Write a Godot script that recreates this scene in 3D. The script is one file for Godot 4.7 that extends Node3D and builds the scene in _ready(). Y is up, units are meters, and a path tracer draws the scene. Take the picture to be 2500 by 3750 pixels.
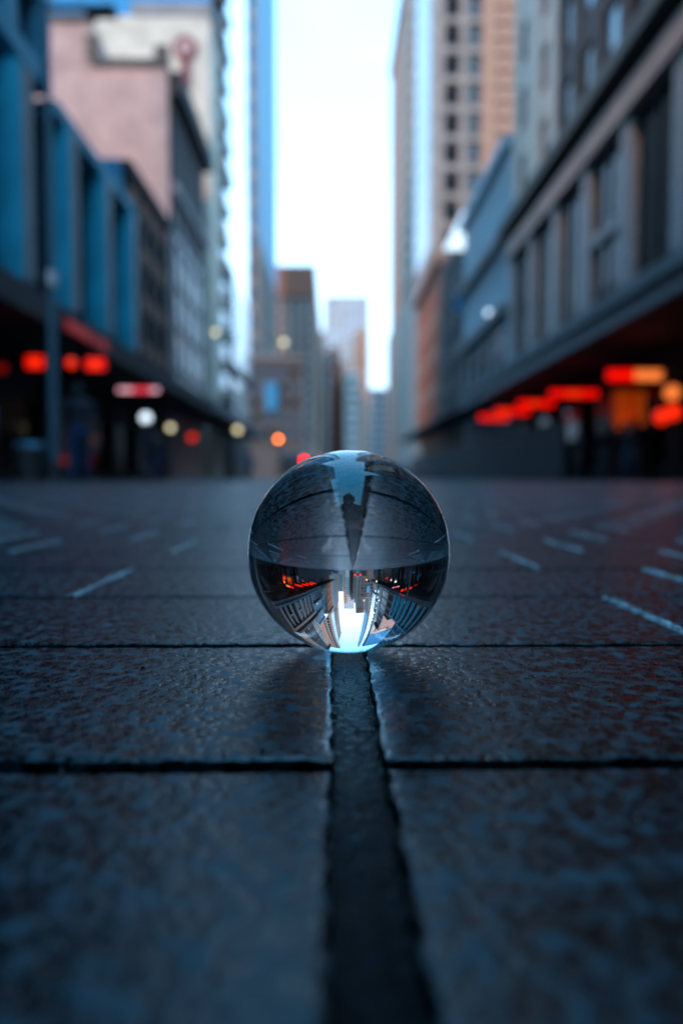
extends Node3D
# A clear glass ball on stone paving, in a shaded city street seen from a few centimetres above the ground.
# The street runs along -Z; the pavers' top is y = 0.

var M := {}
var unit := BoxMesh.new()
var taken := {}
var rng := RandomNumberGenerator.new()

func _ready():
	rng.seed = 7
	# ---------------------------------------------------------------- camera
	var cam := Camera3D.new()
	cam.name = "camera"
	cam.position = Vector3(0, 0.0688, 0)
	cam.rotation = Vector3(-deg_to_rad(2.775), -deg_to_rad(0.694), 0)
	cam.fov = 73.74
	cam.near = 0.01
	cam.far = 3000.0
	var att := CameraAttributesPhysical.new()
	att.frustum_focal_length = 24.0
	att.exposure_aperture = 4.6
	att.frustum_focus_distance = 0.243
	att.frustum_near = 0.01
	att.frustum_far = 3000.0
	cam.attributes = att
	add_child(cam)
	cam.fov = 73.74
	# ---------------------------------------------------------------- sky, sun, exposure
	var we := WorldEnvironment.new()
	we.name = "world"
	var e := Environment.new()
	e.background_mode = Environment.BG_SKY
	var sk := ProceduralSkyMaterial.new()
	sk.sky_top_color = Color(0.10, 0.74, 1.04)
	sk.sky_horizon_color = Color(0.63, 0.75, 0.865)
	sk.sky_curve = 1.1
	sk.sky_energy_multiplier = 1.0
	sk.ground_bottom_color = Color(0.2, 0.25, 0.3)
	sk.ground_horizon_color = Color(0.5, 0.55, 0.6)
	sk.ground_energy_multiplier = 0.3
	sk.sun_angle_max = 1.0
	sk.sky_cover = cloud_cover()
	sk.sky_cover_modulate = Color(1, 1, 1, 0.15)
	e.sky = Sky.new()
	e.sky.sky_material = sk
	e.background_energy_multiplier = 2.6
	e.tonemap_mode = Environment.TONE_MAPPER_LINEAR
	e.tonemap_exposure = 1.5
	e.sdfgi_enabled = true
	e.ssao_enabled = true
	e.ssil_enabled = true
	we.environment = e
	add_child(we)
	var sun := DirectionalLight3D.new()
	sun.name = "sun"
	sun.light_color = Color(1.0, 0.80, 0.62)
	sun.light_energy = 0.8
	sun.light_angular_distance = 10.0
	sun.shadow_enabled = true
	sun.sky_mode = DirectionalLight3D.SKY_MODE_LIGHT_ONLY
	sun.rotation = Vector3(-deg_to_rad(40), -deg_to_rad(35), 0)   # behind the camera and to the left, under thin cloud
	add_child(sun)

	materials()
	ground_and_paving()
	left_side()
	right_side()
	far_end()
	behind_camera()
	street_things()
	lamps_and_signs()
	people()
	glass_ball()

# ==================================================================== helpers
func lin(r: float, g: float, b: float) -> Color:
	return Color(r, g, b).linear_to_srgb()

func mat(called: String, c: Color, rough := 0.8, metal := 0.0, spec := 0.5) -> StandardMaterial3D:
	var m := StandardMaterial3D.new()
	m.resource_name = called
	m.albedo_color = c
	m.roughness = rough
	m.metallic = metal
	m.metallic_specular = spec
	M[called] = m
	return m

func glow(called: String, c: Color, energy: float) -> StandardMaterial3D:
	var m := mat(called, c, 0.4)
	m.emission_enabled = true
	m.emission = c
	m.emission_energy_multiplier = energy
	return m

func numbered(called: String) -> String:
	var n: int = taken.get(called, 0)
	taken[called] = n + 1
	return called if n == 0 else "%s_%03d" % [called, n]

func thing(called: String, label: String, category: String, at := Vector3.ZERO, group := "") -> Node3D:
	var o := Node3D.new()
	o.name = numbered(called)
	add_child(o, true)
	# the street climbs about one in a hundred away from the lens: what stands on walls rises with it
	var lift := 0.0096 * absf(minf(at.z, 0.0)) if at.z < -25.0 or at.y > 1.0 else 0.0
	o.position = at + Vector3(0, lift if at.y > 1.0 else 0.0, 0)
	if category == "building":
		o.set_meta("lift", lift)
	o.set_meta("label", label)
	o.set_meta("category", category)
	if group != "":
		o.set_meta("group", group)
	return o

func mesh_part(parent: Node3D, called: String, mesh: Mesh, m: Material, at := Vector3.ZERO) -> MeshInstance3D:
	var o := MeshInstance3D.new()
	o.mesh = mesh
	o.material_override = m
	var n := 0
	var key := str(parent.get_instance_id()) + called
	n = taken.get(key, 0)
	taken[key] = n + 1
	o.name = called if n == 0 else "%s_%03d" % [called, n]
	parent.add_child(o, true)
	o.position = at
	return o

# an axis-aligned box given by its world corners; the parent stands unturned
func box(parent: Node3D, called: String, m: Material, x0: float, x1: float, y0: float, y1: float, z0: float, z1: float) -> MeshInstance3D:
	var o := mesh_part(parent, called, unit, m)
	var at := Vector3.ZERO
	var p = parent
	var lift: float = parent.get_meta("lift", 0.0)
	if parent.position.y > 1.0:
		lift = 0.0096 * absf(minf(parent.position.z, 0.0))
	if y0 > 0.55:
		y0 += lift
	if y1 > 0.55:
		y1 += lift
	while p is Node3D and p != self:
		at += p.position
		p = p.get_parent()
	o.position = Vector3((x0 + x1) / 2, (y0 + y1) / 2, (z0 + z1) / 2) - at
	o.scale = Vector3(absf(x1 - x0), absf(y1 - y0), absf(z1 - z0))
	return o

# a box on a facade: u along it, y up, d out of it
func fbox(parent: Node3D, called: String, m: Material, o: Vector3, n: Vector3, u0: float, u1: float, y0: float, y1: float, d0: float, d1: float) -> MeshInstance3D:
	var u := Vector3.UP.cross(n)
	var a := o + u * u0 + n * d0
	var b := o + u * u1 + n * d1
	return box(parent, called, m, minf(a.x, b.x), maxf(a.x, b.x), y0, y1, minf(a.z, b.z), maxf(a.z, b.z))

# piers and bands in front of recessed panes
func grid(parent: Node3D, o: Vector3, n: Vector3, w: float, y0: float, y1: float, cols: int, rows: int, pier: float, band: float, depth: float, mp: Material, mb: Material, mg: Array, glass_d := 0.06):
	var cw := (w - pier) / cols
	var rh := (y1 - y0 - band) / rows
	for i in cols + 1:
		fbox(parent, "pier", mp, o, n, i * cw, i * cw + pier, y0, y1, 0.0, depth)
	for j in rows + 1:
		for i in cols:
			if j < rows:
				var g: Material = mg[rng.randi() % mg.size()]
				fbox(parent, "window", g, o, n, i * cw + pier + 0.004, (i + 1) * cw - 0.004, y0 + j * rh + band + 0.004, y0 + (j + 1) * rh - 0.004, 0.002, glass_d)
		fbox(parent, "spandrel", mb, o, n, pier * 0.5, w - pier * 0.5, y0 + j * rh, y0 + j * rh + band, 0.001, depth - 0.08)

func noise_image(size: int, seed_: int, freq: float, octaves: int, kind := FastNoiseLite.TYPE_SIMPLEX_SMOOTH) -> PackedByteArray:
	var n := FastNoiseLite.new()
	n.seed = seed_
	n.noise_type = kind
	n.frequency = freq
	n.fractal_type = FastNoiseLite.FRACTAL_FBM
	n.fractal_octaves = octaves
	var im := n.get_seamless_image(size, size)
	im.convert(Image.FORMAT_L8)
	return im.get_data()

func grey_texture(size: int, seed_: int, freq: float, octaves: int, lo: float, hi: float, tint := Color.WHITE) -> ImageTexture:
	var d := noise_image(size, seed_, freq, octaves)
	var out := PackedByteArray()
	out.resize(size * size * 3)
	for i in size * size:
		var v := lerpf(lo, hi, clampf((d[i] / 255.0 - 0.2) / 0.6, 0, 1)) * 255.0
		out[i * 3] = int(v * tint.r)
		out[i * 3 + 1] = int(v * tint.g)
		out[i * 3 + 2] = int(v * tint.b)
	return ImageTexture.create_from_image(Image.create_from_data(size, size, false, Image.FORMAT_RGB8, out))

func cloud_cover() -> ImageTexture:
	# thin high cloud
	var w := 512
	var h := 256
	var n := FastNoiseLite.new()
	n.seed = 31
	n.frequency = 1.0
	n.fractal_octaves = 5
	var im := Image.create(w, h, false, Image.FORMAT_RGBA8)
	for y in h:
		var el := (0.5 - (y + 0.5) / h) * PI
		if el < 0:
			continue
		for x in w:
			var az := (x + 0.5) / w * TAU
			var s := 1.0 / (sin(el) + 0.15)
			var v := n.get_noise_3d(cos(az) * cos(el) * s * 1.1, sin(az) * cos(el) * s * 1.1, 0.0)
			im.set_pixel(x, y, Color(0.86, 0.95, 1.0, clampf(v * 1.3 + 0.3, 0, 1)))
	return ImageTexture.create_from_image(im)

func textured(m: StandardMaterial3D, t: Texture2D, scale: float) -> StandardMaterial3D:
	m.albedo_texture = t
	m.uv1_triplanar = true
	m.uv1_world_triplanar = true
	m.uv1_scale = Vector3.ONE * scale
	return m

# ==================================================================== materials
func materials():
	# stone of the pavers: speckled grey granite with a rough split face
	var S := 1024
	var fine := noise_image(S, 3, 0.36, 3)
	var mid := noise_image(S, 11, 0.085, 1, FastNoiseLite.TYPE_CELLULAR)
	var wide := noise_image(S, 23, 0.034, 3)
	var hb := PackedFloat32Array()
	hb.resize(S * S)
	var ab := PackedByteArray()
	ab.resize(S * S * 3)
	var rb := PackedByteArray()
	rb.resize(S * S)
	for i in S * S:
		var f := fine[i] / 255.0
		var k := mid[i] / 255.0
		var w := wide[i] / 255.0
		var pit := clampf((0.32 - k) * 4.0, 0, 1)
		hb[i] = 0.6 * f + 0.3 * k - 0.25 * pit
		var v := clampf(0.56 + (f - 0.5) * 2.2 + (k - 0.5) * 1.2 + (w - 0.5) * 1.7, 0.05, 1.0)
		ab[i * 3] = int(v * 255)
		ab[i * 3 + 1] = int(v * 255)
		ab[i * 3 + 2] = int(v * 255)
		rb[i] = int(255 * clampf(0.39 + (w - 0.5) * 0.4 + (f - 0.5) * 0.7 + (k - 0.5) * 0.5, 0.14, 0.9))
	var ht := ImageTexture.create_from_image(Image.create_from_data(S, S, false, Image.FORMAT_RF, hb.to_byte_array()))
	var at := ImageTexture.create_from_image(Image.create_from_data(S, S, false, Image.FORMAT_RGB8, ab))
	var rt := ImageTexture.create_from_image(Image.create_from_data(S, S, false, Image.FORMAT_L8, rb))
	var tones := [lin(0.030, 0.076, 0.094), lin(0.022, 0.059, 0.076), lin(0.037, 0.086, 0.103), lin(0.046, 0.074, 0.085)]
	for i in 4:
		var m := mat("stone_%d" % i, tones[i], 1.0, 0.0, 0.4)
		textured(m, at, 1.0 / 0.36)
		m.uv1_offset = Vector3(0.13 * i, 0.31 * i, 0.57 * i)
		m.roughness_texture = rt
		m.heightmap_enabled = true
		m.heightmap_texture = ht
		m.heightmap_scale = 0.04
	var st := mat("strip_stone", lin(0.02, 0.026, 0.03), 1.0, 0.0, 0.15)
	textured(st, at, 1.0 / 0.25)
	st.roughness_texture = rt
	st.heightmap_enabled = true
	st.heightmap_texture = ht
	st.heightmap_scale = 0.10
	var fg := mat("far_stone", lin(0.024, 0.056, 0.068), 0.46, 0.0, 0.4)
	textured(fg, grey_texture(512, 5, 0.02, 4, 0.55, 1.0), 0.4)
	mat("bed", lin(0.018, 0.02, 0.023), 0.95)
	textured(mat("mortar", lin(0.82, 0.84, 0.84), 0.6), grey_texture(256, 9, 0.08, 4, 0.45, 1.0), 12.0)
	var plaster := grey_texture(512, 17, 0.012, 5, 0.88, 1.0)
	var brick := grey_texture(512, 19, 0.05, 4, 0.6, 1.0)
	for a in [["blue_fin", 0.02, 0.50, 0.70], ["blue_frame", 0.07, 0.30, 0.42], ["pink_render", 0.54, 0.39, 0.37], ["cream_render", 0.60, 0.56, 0.46], ["dark_stone", 0.04, 0.042, 0.048],
			["grey_stone", 0.44, 0.45, 0.47], ["beige_stone", 0.72, 0.64, 0.54], ["warm_ledge", 0.46, 0.35, 0.31], ["grey_metal_wall", 0.36, 0.50, 0.58], ["rust_brick", 0.45, 0.17, 0.10],
			["orange_stone", 0.60, 0.34, 0.22], ["tower_grey", 0.29, 0.25, 0.22], ["brown_stone", 0.48, 0.32, 0.24], ["black_metal", 0.016, 0.018, 0.022], ["brown_dark", 0.028, 0.019, 0.016],
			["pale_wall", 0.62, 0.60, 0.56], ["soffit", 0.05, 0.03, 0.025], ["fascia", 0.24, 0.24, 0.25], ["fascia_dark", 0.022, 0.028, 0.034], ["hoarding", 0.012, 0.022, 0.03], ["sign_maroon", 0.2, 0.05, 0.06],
			["box_blue", 0.04, 0.20, 0.32], ["coping", 0.10, 0.095, 0.085], ["dim_stone", 0.13, 0.13, 0.135]]:
		textured(mat(a[0], lin(a[1], a[2] * 0.97, a[3] * 0.94), 0.75), brick if "brick" in a[0] or "stone" in a[0] else plaster, 0.22 if "brick" in a[0] or "stone" in a[0] else 0.06)
	mat("glass_dark", lin(0.008, 0.011, 0.015), 0.1, 0.0, 0.2)
	mat("glass_blue", lin(0.03, 0.09, 0.15), 0.08, 0.1, 0.35)
	mat("glass_warm", lin(0.03, 0.025, 0.02), 0.25, 0.0, 0.6)
	mat("mirror_glass", lin(0.22, 0.25, 0.265), 0.16, 1.0)
	mat("pale_blue_panel", lin(0.24, 0.40, 0.50), 0.7, 0.0, 0.2)
	mat("mirror_white", lin(0.5, 0.5, 0.5), 0.12, 1.0)
	mat("mirror_blue", lin(0.05, 0.16, 0.25), 0.1, 0.9)
	mat("pole_paint", lin(0.05, 0.12, 0.16), 0.45, 0.3)
	mat("dark_metal", lin(0.03, 0.032, 0.036), 0.5, 0.4)
	mat("car_paint", lin(0.012, 0.015, 0.02), 0.25)
	mat("tyre", lin(0.015, 0.015, 0.015), 0.9)
	mat("steel", lin(0.45, 0.46, 0.48), 0.35, 1.0)
	mat("banner_blue", lin(0.02, 0.22, 0.42), 0.7)
	mat("chalk_red", lin(0.25, 0.02, 0.02), 0.7)
	var cloth := mat("figure", Color.WHITE, 0.85)
	cloth.vertex_color_use_as_albedo = true
	glow("lamp_red", Color(1.0, 0.045, 0.0), 0.7)
	glow("lamp_red_dim", Color(0.9, 0.06, 0.02), 0.1)
	glow("lamp_orange", Color(1.0, 0.17, 0.02), 0.7)
	glow("lamp_cream", Color(1.0, 0.5, 0.22), 0.7)
	glow("lamp_amber", Color(1.0, 0.42, 0.02), 0.12)
	glow("lamp_amber_dim", Color(1.0, 0.30, 0.02), 0.07)
	glow("lamp_white", Color(0.90, 0.96, 1.0), 1.2)
	glow("lamp_pale", Color(1.0, 0.94, 0.75), 1.2)
	glow("lamp_pink", Color(1.0, 0.72, 0.76), 0.7)
	glow("lamp_pinkred", Color(1.0, 0.25, 0.30), 0.7)
	glow("lamp_sign", Color(0.92, 0.97, 1.0), 0.8)
	glow("lamp_signal", Color(1.0, 0.5, 0.15), 14.0)
	glow("tail_red", Color(1.0, 0.03, 0.04), 16.0)

# ==================================================================== ground
var n_rough := FastNoiseLite.new()
var n_edge := FastNoiseLite.new()

func lines(a: float, b: float, step: float) -> PackedFloat32Array:
	var out := PackedFloat32Array([a, a + 0.0006, a + 0.0015, a + 0.003, a + 0.005])
	var n := int(ceil((b - a - 0.01) / step))
	for i in range(1, n):
		out.append(lerpf(a + 0.005, b - 0.005, float(i) / n))
	out.append_array(PackedFloat32Array([b - 0.005, b - 0.003, b - 0.0015, b - 0.0006, b]))
	return out

func paver_mesh(x0: float, x1: float, z0: float, z1: float, step: float, drop: float, tilt: Vector2, worn := 0.28) -> ArrayMesh:
	# x, z in world metres; the split face is real relief, the arrises are worn and chipped
	var xs := lines(x0, x1, step)
	var zs := lines(z0, z1, step)
	var nx := xs.size()
	var nz := zs.size()
	var v := PackedVector3Array()
	v.resize(nx * nz)
	var c := Vector3((x0 + x1) / 2, 0, (z0 + z1) / 2)
	for j in nz:
		for i in nx:
			var x := xs[i]
			var z := zs[j]
			var ed := minf(minf(x - x0, x1 - x), minf(z - z0, z1 - z))
			var chip := 0.0022 + 0.0022 * n_edge.get_noise_2d(x * 1000.0, z * 1000.0)
			var y := 0.00022 * n_rough.get_noise_2d(x * 1000.0, z * 1000.0) + 0.00015 * n_edge.get_noise_2d(x * 300.0 + 50.0, z * 300.0)
			var r := clampf(1.0 - ed / maxf(chip, 0.0004), 0, 1)
			y -= 0.0020 * worn * r * r
			y += -drop + tilt.x * (x - c.x) + tilt.y * (z - c.z)
			var wob := 0.0011 * n_edge.get_noise_2d(x * 800.0 + 300.0, z * 800.0)
			v[j * nx + i] = Vector3(x + (wob if i == 0 or i == nx - 1 else 0.0), y, z + (wob if j == 0 or j == nz - 1 else 0.0)) - c
	var nrm := PackedVector3Array()
	nrm.resize(nx * nz)
	for j in nz:
		for i in nx:
			var a := v[j * nx + maxi(i - 1, 0)]
			var b := v[j * nx + mini(i + 1, nx - 1)]
			var d := v[maxi(j - 1, 0) * nx + i]
			var f := v[mini(j + 1, nz - 1) * nx + i]
			nrm[j * nx + i] = (f - d).cross(b - a).normalized()
	var idx := PackedInt32Array()
	for j in nz - 1:
		for i in nx - 1:
			var p := j * nx + i
			idx.append_array(PackedInt32Array([p, p + 1, p + nx, p + 1, p + nx + 1, p + nx]))
	# sides
	var ring := PackedInt32Array()
	for i in nx:
		ring.append(i)
	for j in range(1, nz):
		ring.append(j * nx + nx - 1)
	for i in range(nx - 2, -1, -1):
		ring.append((nz - 1) * nx + i)
	for j in range(nz - 2, 0, -1):
		ring.append(j * nx)
	var base := v.size()
	var rn := ring.size()
	for k in rn:
		var p := v[ring[k]]
		var side := Vector3.ZERO
		var ci := ring[k] % nx
		var cj := ring[k] / nx
		if ci == 0: side.x -= 1
		if ci == nx - 1: side.x += 1
		if cj == 0: side.z -= 1
		if cj == nz - 1: side.z += 1
		v.append(p)
		nrm.append(side.normalized())
		v.append(Vector3(p.x, -0.03, p.z))
		nrm.append(side.normalized())
	for k in rn:
		var a := base + k * 2
		var b := base + ((k + 1) % rn) * 2
		idx.append_array(PackedInt32Array([a, a + 1, b, b, a + 1, b + 1]))
	var arr := []
	arr.resize(Mesh.ARRAY_MAX)
	arr[Mesh.ARRAY_VERTEX] = v
	arr[Mesh.ARRAY_NORMAL] = nrm
	arr[Mesh.ARRAY_INDEX] = idx
	var m := ArrayMesh.new()
	m.add_surface_from_arrays(Mesh.PRIMITIVE_TRIANGLES, arr)
	return m

# a paver with bevelled edges: 5 + 4 faces
func add_bevel_slab(st: SurfaceTool, x0: float, x1: float, z0: float, z1: float, y: float, bev: float):
	var t := [Vector3(x0 + bev, y, z0 + bev), Vector3(x1 - bev, y, z0 + bev), Vector3(x1 - bev, y, z1 - bev), Vector3(x0 + bev, y, z1 - bev)]
	var m := [Vector3(x0, y - bev, z0), Vector3(x1, y - bev, z0), Vector3(x1, y - bev, z1), Vector3(x0, y - bev, z1)]
	for q in [[t[0], t[1], t[2]], [t[0], t[2], t[3]]]:
		for p in q:
			st.set_normal(Vector3.UP)
			st.add_vertex(p)
	for k in 4:
		var l := (k + 1) % 4
		var low: Vector3 = m[k]
		var low2: Vector3 = m[l]
		var nn: Vector3 = (Vector3((low.x + low2.x) / 2 - (x0 + x1) / 2, 0, (low.z + low2.z) / 2 - (z0 + z1) / 2).normalized() + Vector3.UP).normalized()
		for p in [t[k], m[k], m[l], t[k], m[l], t[l]]:
			st.set_normal(nn)
			st.add_vertex(p)
		var nh := Vector3(nn.x, 0, nn.z).normalized()
		var dn := Vector3(0, -0.02, 0)
		for p in [m[k], m[k] + dn, m[l] + dn, m[k], m[l] + dn, m[l]]:
			st.set_normal(nh)
			st.add_vertex(p)

func ground_and_paving():
	n_rough.seed = 4
	n_rough.frequency = 0.24
	n_rough.fractal_octaves = 3
	n_edge.seed = 8
	n_edge.frequency = 0.09
	n_edge.fractal_octaves = 3
	var g := MeshInstance3D.new()
	g.name = "ground"
	var pl := PlaneMesh.new()
	pl.size = Vector2(3000, 3000)
	g.mesh = pl
	g.material_override = M.far_stone
	g.position = Vector3(0, -0.02, -400)
	g.set_meta("kind", "structure")
	add_child(g)
	var bed := MeshInstance3D.new()
	bed.name = "mortar_bed"
	var pb := PlaneMesh.new()
	pb.size = Vector2(17.2, 22)
	bed.mesh = pb
	bed.material_override = M.bed
	bed.position = Vector3(0, -0.014, -9)
	bed.set_meta("kind", "structure")
	add_child(bed)
	var pave := Node3D.new()
	pave.name = "pavement"
	pave.set_meta("kind", "structure")
	pave.set_meta("label", "dark granite paving in staggered rows with a narrow strip down the middle")
	add_child(pave)
	# the rows' joints, in metres ahead of the lens; behind the lens they go on
	var edges := [-0.075, 0.044, 0.163, 0.2817, 0.400, 0.524]
	for i in range(1, 156):
		edges.append(0.524 + 0.1255 * i)
	for i in range(1, 15):
		edges.push_front(-0.075 - 0.12 * i)
	var pitch := 0.1535
	var gap := 0.0054
	var built := 0
	var far := SurfaceTool.new()
	far.begin(Mesh.PRIMITIVE_TRIANGLES)
	var joint_n := 0
	for r in edges.size() - 1:
		var zn: float = edges[r]
		var zf: float = edges[r + 1]
		var odd := r % 2 == 1     # rows 165..282 (r=2): joints near
		var half_w := minf(maxf(2.6, 1.1 * zf), 8.5)
		for side in [-1, 1]:
			var x: float = 0.0125 + 0.0008 if side > 0 else -0.0008
			var first := pitch
			if (side > 0 and r % 2 == 0) or (side < 0 and r % 2 == 1):
				first = pitch * 1.5
			if side > 0:
				first = (0.240 if r % 2 == 0 else 0.1595) - x
			var k := 0
			while absf(x) < half_w:
				var w := first if k == 0 else pitch
				var xe: float = x + side * w
				var xa: float = minf(x, xe) + (gap * 0.5 if side < 0 or k > 0 else 0.0)
				var xb := maxf(x, xe) - (gap * 0.5 if side > 0 or k > 0 else 0.0)
				var dropped := 0.0003 + 0.0006 * rng.randf()
				var near_d := zf
				if zf < 0.8 and absf(x) < 0.45 and zf > 0.1:
					var step := 0.0022 if zf < 0.52 and absf(x) < 0.3 else 0.004
					if zf < 0.13: step = 0.003
					var tl := Vector2(rng.randf_range(-1, 1), rng.randf_range(-1, 1)) * 0.0035
					mesh_part(pave, "paver", paver_mesh(xa, xb, -zf + gap * 0.5, -zn - gap * 0.5, step, dropped, tl), M["stone_%d" % (rng.randi() % 4)], Vector3((xa + xb) / 2, 0, (-zf - zn) / 2))
					built += 1
				elif built < 290 and zn > 0.1 and zf < 2.4 and absf(x) < 0.62 * zf + 0.2:
					var st := SurfaceTool.new()
					st.begin(Mesh.PRIMITIVE_TRIANGLES)
					var hx := (xb - xa) / 2
					var hz := (zf - zn - gap) / 2
					add_bevel_slab(st, -hx, hx, -hz, hz, 0.0, 0.0015)
					var o := mesh_part(pave, "paver", st.commit(), M["stone_%d" % (rng.randi() % 4)], Vector3((xa + xb) / 2, -dropped, (-zf - zn) / 2))
					o.rotation = Vector3(rng.randf_range(-1, 1) * 0.004, 0, rng.randf_range(-1, 1) * 0.004)
					built += 1
				else:
					add_bevel_slab(far, xa, xb, -zf + gap * 0.5, -zn - gap * 0.5, -dropped, 0.0015)
				# pale mortar in the joint between two pavers of a row
				if zn > 0.2 and zn < 2.6 and absf(xe) < 1.1 * zf and rng.randf() < 0.93:
					joint(pave, xe + side * 0.0, -zn - 0.002, -zf + 0.002, r)
					joint_n += 1
				x = xe
				k += 1
	var fm := mesh_part(pave, "far_pavers", far.commit(), M.stone_2)
	fm.set_meta("kind", "stuff")
	grit(pave, "grit", M.mortar, 260, 77)
	grit(pave, "dark_grit", M.bed, 700, 78)
	# the narrow strip of stone down the middle, sunk between the pavers
	for k in 40:
		var za := -(-1.7 + k * 0.35)
		var zb := za - 0.349
		mesh_part(pave, "strip_stone", paver_mesh(-0.0004, 0.0129, zb, za, 0.0025 if k > 3 and k < 8 else 0.012, 0.0045, Vector2.ZERO, 0.15), M.strip_stone, Vector3(0.00625, 0, (za + zb) / 2))

func grit(parent: Node3D, called: String, m: Material, count: int, seed_: int):
	# crumbs of stone and mortar, thickest along the joints
	var r := RandomNumberGenerator.new()
	r.seed = seed_
	var st := SurfaceTool.new()
	st.begin(Mesh.PRIMITIVE_TRIANGLES)
	var p := [Vector3(0.9, -0.1, 0.1), Vector3(-0.2, -0.2, 0.9), Vector3(-0.8, 0.0, -0.5), Vector3(0.2, 0.6, 0.1), Vector3(0.1, -0.5, -0.3)]
	for f in [[0, 3, 1], [1, 3, 2], [2, 3, 0], [0, 1, 4], [1, 2, 4], [2, 0, 4]]:
		for k in f:
			st.add_vertex(p[k])
	st.generate_normals()
	var mm := MultiMesh.new()
	mm.transform_format = MultiMesh.TRANSFORM_3D
	mm.mesh = st.commit()
	mm.instance_count = count
	var rows := [0.163, 0.2817, 0.400, 0.524, 0.6495, 0.775]
	for i in count:
		var z := r.randf_range(0.09, 0.9)
		var x := r.randf_range(-0.75, 0.75) * (z + 0.08)
		var y := 0.0002
		var which := r.randf()
		if which < 0.3:
			z = rows[r.randi() % 6] + r.randfn(0.0, 0.004)
		elif which < 0.5:
			x = 0.00625 + r.randf_range(-0.0058, 0.0058)
			y = -0.0042
		if Vector2(x - 0.0061, z - 0.2732).length() < 0.012:
			z += 0.03
		var s := r.randf_range(0.0002, 0.0007) * (2.0 if r.randf() < 0.06 else 1.0)
		var b := Basis.from_euler(Vector3(r.randf() * TAU, r.randf() * TAU, r.randf() * TAU)).scaled(Vector3.ONE * s)
		mm.set_instance_transform(i, Transform3D(b, Vector3(x, y, -z)))
	var o := MultiMeshInstance3D.new()
	o.name = called
	o.multimesh = mm
	o.material_override = m
	o.set_meta("kind", "stuff")
	parent.add_child(o, true)

func joint(parent: Node3D, x: float, za: float, zb: float, seed_: int):
	# a low ragged ridge of mortar
	var st := SurfaceTool.new()
	st.begin(Mesh.PRIMITIVE_TRIANGLES)
	var n := 40
	var broken := rng.randf() < 0.35
	var rows := []
	var zc := (za + zb) / 2
	for i in n + 1:
		var t := float(i) / n
		var z := lerpf(za, zb, t)
		var w := 0.0019 + 0.0019 * n_edge.get_noise_2d(z * 900.0, x * 700.0)
		if broken and t > 0.35 and t < 0.55:
			w *= 0.25
		if n_edge.get_noise_2d(z * 420.0 + 11.0, x * 300.0) < -0.28:
			w *= 0.2
		var o := 0.0010 * n_edge.get_noise_2d(z * 350.0 + 90.0, x * 500.0)
		var h := 0.0002 + 0.0009 * n_edge.get_noise_2d(z * 1500.0, x * 900.0 + 40.0)
		rows.append([Vector3(o - w, -0.006, z - zc), Vector3(o - w * 0.55, h * 0.8, z - zc), Vector3(o + w * 0.55, h, z - zc), Vector3(o + w, -0.006, z - zc)])
	for i in n:
		for k in 3:
			for p in [rows[i][k], rows[i + 1][k], rows[i][k + 1], rows[i][k + 1], rows[i + 1][k], rows[i + 1][k + 1]]:
				st.add_vertex(p)
	st.generate_normals()
	mesh_part(parent, "mortar_joint", st.commit(), M.mortar, Vector3(x, 0, zc))

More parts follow.
